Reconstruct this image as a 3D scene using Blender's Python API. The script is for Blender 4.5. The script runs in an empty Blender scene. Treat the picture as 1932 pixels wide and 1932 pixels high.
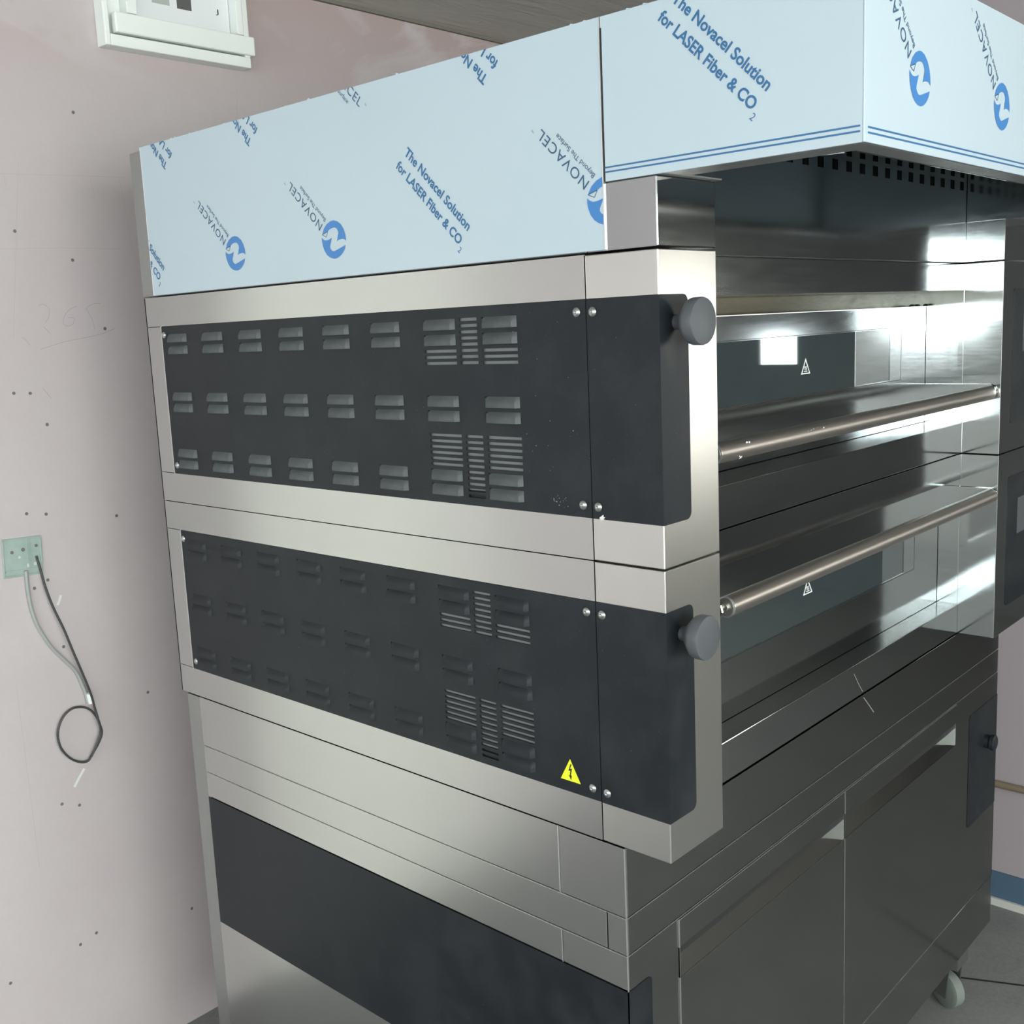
import bpy, bmesh, math, random
from mathutils import Vector, Matrix
from mathutils.geometry import tessellate_polygon
random.seed(4)
S = bpy.context.scene
COL = S.collection
R = math.radians

# ---------------------------------------------------------------- camera
F_PX, CX, CY = 2030.91, 943.47, 949.20
cd = bpy.data.cameras.new('camera'); cam = bpy.data.objects.new('camera', cd); COL.objects.link(cam)
cd.sensor_width = 36.0; cd.lens = F_PX / 1932 * 36.0
cd.shift_x = (966 - CX) / 1932; cd.shift_y = -(966 - CY) / 1932
cd.clip_start = 0.02; cd.clip_end = 60
_y, _p, _r = R(47.08665), R(-9.328211), R(-2.66311)
fw = Vector((math.cos(_p) * math.sin(_y), math.cos(_p) * math.cos(_y), math.sin(_p)))
rt = Vector((math.cos(_y), -math.sin(_y), 0)); up = rt.cross(fw)
rt2 = math.cos(_r) * rt + math.sin(_r) * up; up2 = -math.sin(_r) * rt + math.cos(_r) * up
m = Matrix((rt2, up2, -fw)).transposed().to_4x4(); m.translation = Vector((-1.112028, -0.755021, 1.614629))
cam.matrix_world = m
S.camera = cam

# ---------------------------------------------------------------- world, light, exposure
S.view_settings.view_transform = 'Standard'; S.view_settings.look = 'None'
S.view_settings.gamma = 1.0; S.view_settings.use_curve_mapping = False
S.view_settings.exposure = -0.07
w = bpy.data.worlds.new('world'); S.world = w; w.use_nodes = True
w.node_tree.nodes['Background'].inputs[0].default_value = (0.75, 0.85, 1.0, 1)
w.node_tree.nodes['Background'].inputs[1].default_value = 0.6
WIN_FRONT = 13.5      # daylight of the shop front window
WIN_SIDE = 17.0       # window in the far right wall
WIN_LEFT = 22.0       # first window in the left wall
DAY = (0.93, 1.0, 0.97)
FLOOR_Z, CEIL_Z = -0.09, 2.472
YB, XR = 1.559, 1.92

# ---------------------------------------------------------------- materials
def mat(name, color=(.5, .5, .5), rough=.5, metal=0., spec=.5, emit=None, estr=0.):
    m = bpy.data.materials.new(name); m.use_nodes = True
    b = m.node_tree.nodes['Principled BSDF']
    b.inputs['Base Color'].default_value = (*color, 1); b.inputs['Roughness'].default_value = rough
    b.inputs['Metallic'].default_value = metal; b.inputs['Specular IOR Level'].default_value = spec
    if emit: b.inputs['Emission Color'].default_value = (*emit, 1); b.inputs['Emission Strength'].default_value = estr
    return m
def nodes(m): return m.node_tree.nodes, m.node_tree.links, m.node_tree.nodes['Principled BSDF']
def noise(m, scale, detail=4, rough=.5, stretch=None, coord='Object', dist=0.):
    n, l, b = nodes(m)
    tc = n.new('ShaderNodeTexCoord'); mp = n.new('ShaderNodeMapping'); tx = n.new('ShaderNodeTexNoise')
    if stretch: mp.inputs['Scale'].default_value = stretch
    tx.inputs['Scale'].default_value = scale; tx.inputs['Detail'].default_value = detail
    tx.inputs['Roughness'].default_value = rough; tx.inputs['Distortion'].default_value = dist
    l.new(tc.outputs[coord], mp.inputs[0]); l.new(mp.outputs[0], tx.inputs[0])
    return tx.outputs['Fac']
def ramp(m, fac, stops):
    n, l, b = nodes(m); r = n.new('ShaderNodeValToRGB'); e = r.color_ramp.elements
    while len(e) < len(stops): e.new(.5)
    for i, (p, c) in enumerate(stops):
        e[i].position = p; e[i].color = (*c, 1) if len(c) == 3 else c
    l.new(fac, r.inputs[0]); return r.outputs[0]
def mapr(m, fac, a, b_, c, d):
    n, l, b = nodes(m); r = n.new('ShaderNodeMapRange')
    for i, v in enumerate((a, b_, c, d)): r.inputs[i + 1].default_value = v
    l.new(fac, r.inputs[0]); return r.outputs[0]
def mixc(m, fac, c1, c2, mode='MIX'):
    n, l, b = nodes(m); x = n.new('ShaderNodeMix'); x.data_type = 'RGBA'; x.blend_type = mode
    def put(s, v):
        if hasattr(v, 'is_linked') or hasattr(v, 'node'): l.new(v, s)
        elif isinstance(v, (int, float)): s.default_value = v
        else: s.default_value = (*v, 1)
    put(x.inputs[0], fac); put(x.inputs[6], c1); put(x.inputs[7], c2); return x.outputs[2]
def bump(m, fac, strength, dist=.001):
    n, l, b = nodes(m); x = n.new('ShaderNodeBump'); x.inputs['Strength'].default_value = strength
    x.inputs['Distance'].default_value = dist; l.new(fac, x.inputs['Height']); l.new(x.outputs[0], b.inputs['Normal'])
def setc(m, out): nodes(m)[1].new(out, nodes(m)[2].inputs['Base Color'])
def setr(m, out): nodes(m)[1].new(out, nodes(m)[2].inputs['Roughness'])

def steel(name, col, r0, r1, stretch, wav=.12, smud=.5):
    m = mat(name, col, r0, 1.0)
    br = noise(m, 45, 3, .6, stretch)
    sm = noise(m, 4, 2, .5, None)
    c = mixc(m, mapr(m, sm, .35, .75, 0., smud), col, tuple(v * .88 for v in col)); setc(m, c)
    n, l, b = nodes(m); ad = n.new('ShaderNodeMath'); ad.operation = 'ADD'
    l.new(mapr(m, br, .3, .7, r0, r1), ad.inputs[0]); l.new(mapr(m, sm, .4, .8, 0, .02), ad.inputs[1]); setr(m, ad.outputs[0])
    wv = noise(m, 2.2, 1, .4, None); bump(m, wv, wav, .02)
    return m
# side sheets: brushed along y; front sheets: along x; posts: vertical
M = {}
M['steel_side'] = steel('brushed_steel_side', (.55, .555, .555), .235, .245, (1, .3, 4), .03, .3)
M['steel_front'] = steel('polished_steel_front', (.43, .45, .46), .09, .12, (.3, 1, 3), .12)
M['steel_post'] = steel('brushed_steel_post', (.64, .64, .62), .29, .33, (4, 4, .4), .04)
M['steel_base'] = steel('dark_polished_steel', (.33, .335, .335), .10, .14, (.3, 1, 3), .10)
M['steel_inner'] = steel('polished_steel_inner', (.74, .77, .77), .08, .12, (1, .3, 4), .10)
M['steel_grey'] = steel('dull_steel', (.40, .41, .41), .34, .46, (1, 1, 8), .03)
M['steel_bar'] = steel('bar_steel', (.50, .47, .44), .36, .40, (.3, 9, 9), .0)
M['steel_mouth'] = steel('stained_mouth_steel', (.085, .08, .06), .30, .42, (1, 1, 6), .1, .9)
M['edge'] = mat('bright_cut_edge', (.85, .87, .87), .35, 1.0)
M['dark'] = mat('dark_gap', (.012, .013, .014), .8)
M['inside'] = mat('dusty_inner_liner', (.20, .22, .22), .7, .3)

def black(name, col=(.009, .012, .016), dust=.014):
    m = mat(name, col, .42, 0, .28)
    n1 = noise(m, 9, 6, .7); sp = noise(m, 330, 2, .6)
    c = mixc(m, mapr(m, n1, .45, .8, 0., 1.), col, tuple(v + dust for v in col))
    c = mixc(m, mapr(m, sp, .76, .80, 0., .6), c, (.35, .38, .38)); setc(m, c)
    setr(m, mapr(m, n1, .3, .7, .36, .52)); return m
M['black'] = black('black_coated_sheet'); M['louver'] = black('dusty_black_louver', (.055, .065, .07), .05)
M['knob'] = mat('grey_black_plastic', (.075, .082, .092), .45, 0, .4)
M['glass'] = mat('dark_oven_glass', (.030, .042, .045), .02, 0, 1.0)
nodes(M['glass'])[2].inputs['IOR'].default_value = 1.9
M['screw'] = mat('screw_steel', (.42, .43, .43), .35, 1.0)
M['white_print'] = mat('white_print', (.75, .8, .8), .5)
M['yellow'] = mat('warning_yellow', (.72, .80, .02), .45); M['ink'] = mat('black_ink', (.01, .01, .01), .5)
m = M['film'] = mat('pale_blue_film', (.50, .64, .72), .32, 0, .4)
f = noise(m, 3, 4, .5); setc(m, mixc(m, f, (.415, .51, .575), (.445, .54, .605)))
bump(m, noise(m, 30, 3, .5, (1, 1, 1)), .08, .002)
M['film_print'] = mat('blue_print', (.045, .19, .47), .35)
M['film_text'] = mat('slate_blue_print', (.035, .10, .175), .35)
M['film_text2'] = mat('blue_grey_print', (.03, .13, .28), .35)

m = M['wall'] = mat('pink_gypsum_board', (.50, .42, .42), .85, 0, .2)
a = noise(m, 1.6, 6, .6); b2 = noise(m, 60, 3, .7)
c = mixc(m, mapr(m, a, .3, .7, 0, 1), (.475, .43, .44), (.52, .485, .49))
c = mixc(m, mapr(m, b2, .3, .8, 0, .25), c, (.42, .385, .39)); 
n_, l_, b_ = nodes(m)                                                # joint compound smeared near the ceiling
tc = n_.new('ShaderNodeTexCoord'); sx = n_.new('ShaderNodeSeparateXYZ'); l_.new(tc.outputs['Object'], sx.inputs[0])
st = noise(m, 2.1, 5, .55, (1, 1, 2.4), dist=1.2)
mu = n_.new('ShaderNodeMath'); mu.operation = 'MULTIPLY'
l_.new(mapr(m, st, .44, .56, 0, 1), mu.inputs[0]); l_.new(mapr(m, sx.outputs[2], 2.15, 2.45, 0, .8), mu.inputs[1])
c = mixc(m, mu.outputs[0], c, (.40, .31, .30)); setc(m, c)
bump(m, b2, .1, .001)
M['joint_fill'] = mat('olive_joint_filler', (.17, .165, .135), .9)
M['wall_shaded'] = mat('shade_darkened_wall', (.36, .325, .345), .9, 0, .1)  # shade on the right wall is put into this darker colour
M['wall_room'] = mat('grey_plaster_room', (.33, .31, .31), .9, 0, .1)
nn = noise(M['wall_room'], 2, 5, .6); setc(M['wall_room'], mixc(M['wall_room'], nn, (.44, .43, .43), (.54, .53, .52)))
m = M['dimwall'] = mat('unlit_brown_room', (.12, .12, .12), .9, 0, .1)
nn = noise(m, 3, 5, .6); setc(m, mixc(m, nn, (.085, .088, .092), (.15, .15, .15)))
m = M['ceil'] = mat('rough_grey_slab', (.45, .28, .265), .9, 0, .1)
g = noise(m, 5, 6, .7, (1, 5, 1), dist=.6); v1 = noise(m, 9, 3, .6, (7, 1, 1), dist=1.5)
c = mixc(m, g, (.46, .45, .41), (.62, .60, .56)); c = mixc(m, mapr(m, v1, .68, .74, 0, .75), c, (.07, .065, .06)); setc(m, c)
bump(m, g, .6, .01)
m = M['floor'] = mat('dusty_grey_floor', (.16, .165, .165), .6, 0, .4)
g = noise(m, 4, 7, .7); g2 = noise(m, 90, 2, .6); c = mixc(m, g, (.12, .125, .13), (.25, .255, .25)); setc(m, mixc(m, mapr(m, g2, .4, .8, 0, .3), c, (.32, .32, .31)))
M['blue_band'] = mat('blue_skirting_film', (.07, .125, .19), .45); M['white_strip'] = mat('white_strip', (.55, .56, .53), .6)
M['pvc'] = mat('white_pvc', (.80, .85, .83), .35, 0, .4); M['paper'] = mat('label_paper', (.74, .78, .80), .5)
M['photo_grey'] = mat('label_grey_picture', (.40, .45, .43), .5); M['photo_dark'] = mat('label_dark_picture', (.10, .10, .10), .5)
M['green_box'] = mat('dusty_green_plastic', (.27, .37, .34), .55)
nn = noise(M['green_box'], 30, 4, .6); setc(M['green_box'], mixc(M['green_box'], nn, (.20, .30, .27), (.42, .50, .47)))
M['cable'] = mat('black_cable', (.04, .045, .045), .5); M['cable_grey'] = mat('grey_cable', (.32, .345, .34), .5)
M['pencil'] = mat('pencil', (.36, .33, .33), .8); M['pencil_soft'] = mat('soft_pencil', (.43, .385, .385), .8)
M['drill'] = mat('drywall_screw', (.15, .145, .14), .6, .2); M['putty'] = mat('white_putty', (.66, .67, .66), .8)
M['copper'] = mat('dull_copper', (.30, .24, .17), .5, .5)
M['tyre'] = mat('pale_caster_wheel', (.17, .195, .18), .6)
M['door'] = mat('white_painted_door', (.78, .78, .72), .5)
def glow(name, strength, col=DAY):
    m = bpy.data.materials.new(name); m.use_nodes = True; n = m.node_tree.nodes; n.clear()
    e = n.new('ShaderNodeEmission'); o = n.new('ShaderNodeOutputMaterial'); m.node_tree.links.new(e.outputs[0], o.inputs[0])
    e.inputs[0].default_value = (*col, 1); e.inputs[1].default_value = strength; return m
M['sky_front'] = glow('daylight_front', WIN_FRONT, (.97, 1, .965)); M['sky_side'] = glow('daylight_side', WIN_SIDE, (1, .98, .88)); M['sky_left'] = glow('daylight_left', WIN_LEFT, (.9, 1, .99))
M['sky_fill'] = glow('added_fill_glow', 9, (.95, .99, 1)); M['sky_small'] = glow('daylight_small', 9, (.9, 1, 1))

# ---------------------------------------------------------------- helpers
def new(): return bmesh.new()
def box(bm, x0, x1, y0, y1, z0, z1, bev=0., seg=2):
    vs = [bm.verts.new(p) for p in ((x0, y0, z0), (x1, y0, z0), (x1, y1, z0), (x0, y1, z0), (x0, y0, z1), (x1, y0, z1), (x1, y1, z1), (x0, y1, z1))]
    fs = [bm.faces.new([vs[i] for i in q]) for q in ((0, 3, 2, 1), (4, 5, 6, 7), (0, 1, 5, 4), (1, 2, 6, 5), (2, 3, 7, 6), (3, 0, 4, 7))]
    if bev: bmesh.ops.bevel(bm, geom=list({e for f in fs for e in f.edges}), offset=bev, segments=seg, affect='EDGES', profile=.5)
    return bm
def obj(name, bm, m, parent=None, smooth=False, label=None):
    bmesh.ops.recalc_face_normals(bm, faces=bm.faces[:])
    me = bpy.data.meshes.new(name); bm.to_mesh(me); bm.free()
    me.materials.append(m if not isinstance(m, str) else M[m])
    if smooth:
        for p in me.polygons: p.use_smooth = True
        me.set_sharp_from_angle(angle=R(35))
    o = bpy.data.objects.new(name, me); COL.objects.link(o)
    if parent:
        o.parent = parent; o.matrix_parent_inverse = Matrix.Translation(-parent.matrix_basis.translation)
    if label: o['label'] = label
    return o
def thing(name, label, cat, loc=(0, 0, 0), group=None):
    o = bpy.data.objects.new(name, None); COL.objects.link(o); o.location = loc; o.empty_display_size = .05
    o['label'] = label; o['category'] = cat
    if group: o['group'] = group
    return o
def tag(o, label, cat, group=None):
    o['label'] = label; o['category'] = cat
    if group: o['group'] = group
    return o
def struct(name, bm, m, parent=None):
    o = obj(name, bm, m, parent)
    if not parent: o['kind'] = 'structure'
    return o
def plane_pt(ax, c, u, v):           # ax 'x-': outer face of the left side, u = -y ; 'y-': front face, u = x ; 
    return (c, -u, v) if ax == 'x-' else (u, c, v)
def prism(bm, ax, pts, c0, c1):      # polygon in (u, v), thick from c0 to c1
    a = [bm.verts.new(plane_pt(ax, c0, *p)) for p in pts]; b = [bm.verts.new(plane_pt(ax, c1, *p)) for p in pts]
    bm.faces.new(a); bm.faces.new(b[::-1]); n = len(pts)
    for i in range(n): bm.faces.new((a[i], b[i], b[(i + 1) % n], a[(i + 1) % n]))
    return bm
def rounded(u0, u1, v0, v1, r, corners=(1, 1, 1, 1), n=5):   # corners bl br tr tl
    P = []; C = ((u0, v0, 180), (u1, v0, 270), (u1, v1, 0), (u0, v1, 90))
    for k, (u, v, a0) in enumerate(C):
        if not corners[k]: P.append((u, v)); continue
        cu = u + (r if k in (0, 3) else -r); cv = v + (r if k in (0, 1) else -r)
        for i in range(n + 1):
            a = R(a0 + 90 * i / n); P.append((cu + r * math.cos(a), cv + r * math.sin(a)))
    return P
def holes_plate(bm, ax, u0, u1, v0, v1, holes, c0, c1):      # plate with rectangular holes cut through
    us = sorted({round(x, 5) for x in [u0, u1] + [h[0] for h in holes] + [h[1] for h in holes]})
    vs = sorted({round(x, 5) for x in [v0, v1] + [h[2] for h in holes] + [h[3] for h in holes]})
    solid = {}
    for i in range(len(us) - 1):
        for j in range(len(vs) - 1):
            cu, cv = (us[i] + us[i + 1]) / 2, (vs[j] + vs[j + 1]) / 2
            solid[i, j] = not any(h[0] < cu < h[1] and h[2] < cv < h[3] for h in holes)
    V = {}
    def vt(i, j, k):
        if (i, j, k) not in V: V[i, j, k] = bm.verts.new(plane_pt(ax, c1 if k else c0, us[i], vs[j]))
        return V[i, j, k]
    for (i, j), s in solid.items():
        if not s: continue
        for k in (0, 1): bm.faces.new((vt(i, j, k), vt(i + 1, j, k), vt(i + 1, j + 1, k), vt(i, j + 1, k)))
        for (di, dj, a, b) in ((-1, 0, (i, j), (i, j + 1)), (1, 0, (i + 1, j), (i + 1, j + 1)), (0, -1, (i, j), (i + 1, j)), (0, 1, (i, j + 1), (i + 1, j + 1))):
            if not solid.get((i + di, j + dj), False): bm.faces.new((vt(*a, 0), vt(*b, 0), vt(*b, 1), vt(*a, 1)))
    return bm
def lathe(bm, prof, origin, axis, n=40):     # prof: (distance along axis, radius)
    ax = Vector(axis).normalized(); t = Vector((0, 0, 1)) if abs(ax.z) < .9 else Vector((1, 0, 0))
    e1 = ax.cross(t).normalized(); e2 = ax.cross(e1); O = Vector(origin); rings = []
    for d, r in prof:
        if r < 1e-6: rings.append([bm.verts.new(O + ax * d)])
        else: rings.append([bm.verts.new(O + ax * d + r * (math.cos(2 * math.pi * i / n) * e1 + math.sin(2 * math.pi * i / n) * e2)) for i in range(n)])
    for a, b in zip(rings, rings[1:]):
        for i in range(n):
            j = (i + 1) % n
            if len(a) == 1 and len(b) == 1: continue
            if len(a) == 1: bm.faces.new((a[0], b[i], b[j]))
            elif len(b) == 1: bm.faces.new((a[i], a[j], b[0]))
            else: bm.faces.new((a[i], a[j], b[j], b[i]))
    return bm
def smooth_path(pts, k=6):
    P = [Vector(p) for p in pts]; out = []
    for i in range(len(P) - 1):
        p0, p1, p2, p3 = P[max(i - 1, 0)], P[i], P[i + 1], P[min(i + 2, len(P) - 1)]
        for s in range(k):
            t = s / k
            out.append(.5 * ((2 * p1) + (p2 - p0) * t + (2 * p0 - 5 * p1 + 4 * p2 - p3) * t * t + (3 * p1 - p0 - 3 * p2 + p3) * t ** 3))
    out.append(P[-1]); return out
def tube(bm, pts, r, n=10, k=6):
    P = smooth_path(pts, k) if k else [Vector(p) for p in pts]; prev = None; N = None
    for i, p in enumerate(P):
        d = (P[min(i + 1, len(P) - 1)] - P[max(i - 1, 0)]).normalized()
        if N is None: N = d.orthogonal().normalized()
        N = (N - d * N.dot(d)).normalized(); B = d.cross(N)
        ring = [bm.verts.new(p + r * (math.cos(2 * math.pi * j / n) * N + math.sin(2 * math.pi * j / n) * B)) for j in range(n)]
        if prev:
            for j in range(n): bm.faces.new((prev[j], prev[(j + 1) % n], ring[(j + 1) % n], ring[j]))
        else: bm.faces.new(ring[::-1])
        prev = ring
    bm.faces.new(prev); return bm
def ribbon(bm, pts, wd, y, n=4, th=.0006):      # thin mark drawn on the back wall
    P = smooth_path([(p[0], 0, p[1]) for p in pts], n) if n else [Vector((p[0], 0, p[1])) for p in pts]
    prev = None
    for i, p in enumerate(P):
        d = (P[min(i + 1, len(P) - 1)] - P[max(i - 1, 0)]).normalized(); N = Vector((-d.z, 0, d.x)) * wd / 2
        q = (bm.verts.new((p.x + N.x, y, p.z + N.z)), bm.verts.new((p.x - N.x, y, p.z - N.z)))
        if prev: bm.faces.new((prev[0], prev[1], q[1], q[0]))
        prev = q
    return bm
def copy_tree(o, parent=None):
    c = o.copy(); COL.objects.link(c)
    if parent: c.parent = parent
    for ch in [x for x in bpy.data.objects if x.parent == o]: copy_tree(ch, c)
    return c

# text as mesh: unit space, baseline from (0,0), fitted to length and cap height
def text_geo(body, length, cap, weight=0., spacing=1.):
    cu = bpy.data.curves.new('txt', 'FONT'); cu.body = body; cu.size = 1; cu.offset = weight; cu.space_character = spacing; cu.resolution_u = 4
    o = bpy.data.objects.new('txt', cu); COL.objects.link(o)
    bpy.context.view_layer.update(); dg = bpy.context.evaluated_depsgraph_get(); me = o.evaluated_get(dg).to_mesh()
    vs = [(v.co.x, v.co.y) for v in me.vertices]; fs = [tuple(p.vertices) for p in me.polygons]
    bpy.data.objects.remove(o); bpy.data.curves.remove(cu)
    x0 = min(v[0] for v in vs); x1 = max(v[0] for v in vs)
    return [((v[0] - x0) / (x1 - x0) * length, v[1] / .729 * cap) for v in vs], fs
def put_geo(bm, geo, ax, c, org, ang, off=(0, 0)):
    ca, sa = math.cos(R(ang)), math.sin(R(ang)); vs = []
    for a, b in geo[0]:
        a += off[0]; b += off[1]
        vs.append(bm.verts.new(plane_pt(ax, c, org[0] + a * ca - b * sa, org[1] + a * sa + b * ca)))
    for f_ in geo[1]:
        try: bm.faces.new([vs[i] for i in f_])
        except ValueError: pass
def clip(bm, ax, lim):     # lim: u0,u1,v0,v1
    u0, u1, v0, v1 = lim
    for pt, no in (((u0, 0), (-1, 0)), ((u1, 0), (1, 0)), ((0, v0), (0, -1)), ((0, v1), (0, 1))):
        p = Vector(plane_pt(ax, 0, *pt)); q = Vector(plane_pt(ax, 0, *no))
        bmesh.ops.bisect_plane(bm, geom=bm.verts[:] + bm.edges[:] + bm.faces[:], plane_co=p, plane_no=q, clear_outer=True, dist=1e-6)

# ================================================================ ROOM
bm = new(); box(bm, -4.2, 5.2, -4.2, YB + .1, FLOOR_Z - .1, FLOOR_Z); floor = struct('floor', bm, 'floor')
bm = new(); vs = [bm.verts.new(v) for v in ((1.495, .145, FLOOR_Z + .0006), (1.502, .147, FLOOR_Z + .0006), (1.712, -.30, FLOOR_Z + .0006), (1.705, -.302, FLOOR_Z + .0006))]; bm.faces.new(vs); struct('joint', bm, 'dark', floor)
bm = new(); box(bm, -4.2, 5.2, -4.2, YB + .1, CEIL_Z, CEIL_Z + .1); struct('ceiling', bm, 'ceil')
bm = new(); box(bm, -4.1, XR + .1, YB, YB + .1, FLOOR_Z, CEIL_Z); wall_back = struct('wall_back', bm, 'wall')
bm = new(); box(bm, XR, XR + .1, -.04, YB, FLOOR_Z, CEIL_Z); struct('wall_right', bm, 'wall_shaded')
bm = new(); box(bm, XR + .1, 5.1, -.04, .06, FLOOR_Z, CEIL_Z); struct('wall_passage', bm, 'dimwall')
# far right wall with a window opening
def wall_x(x0, x1, ya, yb, wins):
    bm = new(); ys = sorted({ya, yb} | {q for w_ in wins for q in w_[:2]}); zs = sorted({FLOOR_Z, CEIL_Z} | {q for w_ in wins for q in w_[2:]})
    for i in range(len(ys) - 1):
        for j in range(len(zs) - 1):
            cy, cz = (ys[i] + ys[i + 1]) / 2, (zs[j] + zs[j + 1]) / 2
            if any(w_[0] < cy < w_[1] and w_[2] < cz < w_[3] for w_ in wins): continue
            box(bm, x0, x1, ys[i], ys[i + 1], zs[j], zs[j + 1])
    return bm
def wall_y(y0, y1, xa, xb, wins):
    bm = new(); xs = sorted({xa, xb} | {q for w_ in wins for q in w_[:2]}); zs = sorted({FLOOR_Z, CEIL_Z} | {q for w_ in wins for q in w_[2:]})
    for i in range(len(xs) - 1):
        for j in range(len(zs) - 1):
            cx, cz = (xs[i] + xs[i + 1]) / 2, (zs[j] + zs[j + 1]) / 2
            if any(w_[0] < cx < w_[1] and w_[2] < cz < w_[3] for w_ in wins): continue
            box(bm, xs[i], xs[i + 1], y0, y1, zs[j], zs[j + 1])
    return bm
WF = [(-3.9, .9, .75, 2.35)]; WS = [(-3.97, -3.25, .7, 1.98), (-2.34, -2.08, 1.30, 1.50)]; WL = [(-2.25, -1.45, 1.36, 2.3), (-.75, .95, .85, 2.3)]
struct('wall_side', wall_x(5.0, 5.1, -4.1, .06, WS), 'dimwall')
struct('wall_front', wall_y(-4.1, -4.0, -4.1, 5.1, WF), 'wall_room')
struct('wall_left', wall_x(-4.1, -4.0, -4.1, YB, WL), 'wall_room')
def window(n, ax, c, a, b, z0, z1, m, mull):
    bm = new(); fr = .05
    def bb(p, q, r, s, d=.04):
        if ax == 'x': box(bm, c - d / 2, c + d / 2, p, q, r, s, .004)
        else: box(bm, p, q, c - d / 2, c + d / 2, r, s, .004)
    bb(a, a + fr, z0, z1); bb(b - fr, b, z0, z1); bb(a + fr, b - fr, z0, z0 + fr); bb(a + fr, b - fr, z1 - fr, z1)
    for k in range(1, mull): t = a + (b - a) * k / mull; bb(t - .02, t + .02, z0 + fr, z1 - fr)
    o = struct('window_%d' % n, bm, 'pvc'); bm = new()
    if ax == 'x': box(bm, c - .004, c + .004, a + .01, b - .01, z0 + .01, z1 - .01)
    else: box(bm, a + .01, b - .01, c - .004, c + .004, z0 + .01, z1 - .01)
    obj('pane', bm, m, o)
window(1, 'y', -4.05, *WF[0], 'sky_front', 4)
window(2, 'x', 5.05, *WS[0], 'sky_side', 2)
bm = new(); box(bm, 5.03, 5.05, WS[1][0], WS[1][1], WS[1][2], WS[1][3]); o = struct('window_3', bm, 'pvc')
o.data.materials[0] = M['sky_small']
window(4, 'x', -4.05, *WL[0], 'sky_left', 3)
window(5, 'x', -4.05, *WL[1], 'sky_fill', 3)  # unseen window added to brighten the back wall and side film
# white door standing in the back wall, left of the frame
bm = new(); box(bm, -1.28, -.40, YB - .03, YB - .001, FLOOR_Z, 2.16, .003); d1 = struct('door_1', bm, 'door')
bm = new(); lathe(bm, [(0, .012), (.04, .012), (.045, .02), (.05, .02), (.055, 0)], (-.47, YB - .03, .95), (0, -1, 0), 20); obj('door_handle', bm, 'screw', d1, True)
# skirting on the right wall
bm = new(); box(bm, XR - .006, XR, -.04, YB, -.068, .010); struct('baseboard_right', bm, 'blue_band')
bm = new(); box(bm, XR - .014, XR, -.04, YB, FLOOR_Z, -.068); struct('trim_1', bm, 'white_strip')

bm = new(); box(bm, -4.1, XR, YB - .010, YB, CEIL_Z - .009, CEIL_Z); struct('trim_2', bm, 'joint_fill')
# details of the back wall: drywall screws, seams, pencil writing
WSCR = [(.0772, 2.1137), (-.1218, 1.5214), (-.0869, 1.5187), (.0985, 1.6498), (-.0579, 1.4485), (-.0829, 1.2544), (.0794, 1.2247), (.1114, .7908),
        (-.1272, 1.0968), (-.0837, .5771), (-.1231, .5944), (-.0787, .257), (-.1189, .2467), (.1694, .2054), (-.2821, .233), (-.0781, .9522), (-.0796, 1.8581), (.04, 1.80), (-.125, 1.262), (-.096, 1.109)]
first = None
for i, (x, z) in enumerate(WSCR):
    if first is None:
        bm = new(); lathe(bm, [(0, .0036), (.0006, .0036), (.0009, .0030), (.0005, .0012), (.0004, 0)], (0, 0, 0), (0, -1, 0), 16)
        first = obj('screw_head', bm, 'drill', wall_back, True); first.location = (x, YB, z)
    else:
        c = first.copy(); COL.objects.link(c); c.location = (x, YB, z)
def pen(name, strokes, wd, m, n=4):
    bm = new()
    for s in strokes: ribbon(bm, s, wd, YB - .0007, n)
    return obj(name, bm, m, wall_back)
pen('board_seam', [[(.519, 2.4213), (.4964, 2.1364), (.49, 2.0)], [(-.1914, .8977), (-.1895, .4642)], [(-.0557, 2.0), (-.1095, 1.6345)]], .0011, 'pencil_soft', 0)
px = lambda x, y: ((-.0966 + x / 280 * .3), (1.9731 - (y) * .00115))
pen('pencil_mark', [[(-.10, 1.9731), (.0, 1.9775), (.19, 1.9846)], [(-.115, 1.8204), (.02, 1.826), (.159, 1.8259)], [(.10, 1.977), (.107, 1.94)], [(-.09, 1.972), (-.087, 1.95)], [(.17, 1.983), (.178, 1.90), (.184, 1.82)]], .0012, 'pencil_soft', 0)
_u = lambda x, y: (-.132 + (x) * 1.29e-4 * 1.31, 1.7385 - y * 1.27e-4 * 1.28 + x * 2.2e-5)   # crop space of the scribble
Q = lambda L: [_u(*p) for p in L]
pen('pencil_writing', [Q([(505, 290), (545, 270), (600, 305), (635, 360), (615, 450), (560, 520)]), Q([(530, 565), (570, 610), (605, 665)]),
    Q([(1010, 370), (900, 400), (820, 480), (800, 570), (860, 612), (930, 590), (950, 520), (870, 505)]),
    Q([(1340, 385), (1250, 372), (1150, 405), (1140, 440), (1190, 560), (1212, 660), (1210, 720)])], .0013, 'pencil')
pen('pencil_underline', [Q([(460, 850), (800, 808), (1250, 798), (1500, 755)])], .0013, 'pencil')
pen('pencil_tick', [Q([(240, 655), (290, 700), (330, 775)]), Q([(430, 1350), (480, 1430), (530, 1520)])], .0013, 'pencil')
bm = new()
for s in ([(-.0819, 1.049), (-.077, 1.056), (-.0714, 1.0695)], [(-.091, .6237), (-.078, .641), (-.0632, .6587)]): ribbon(bm, s, .006, YB - .0008)
obj('putty_dab', bm, 'putty', wall_back)

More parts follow.
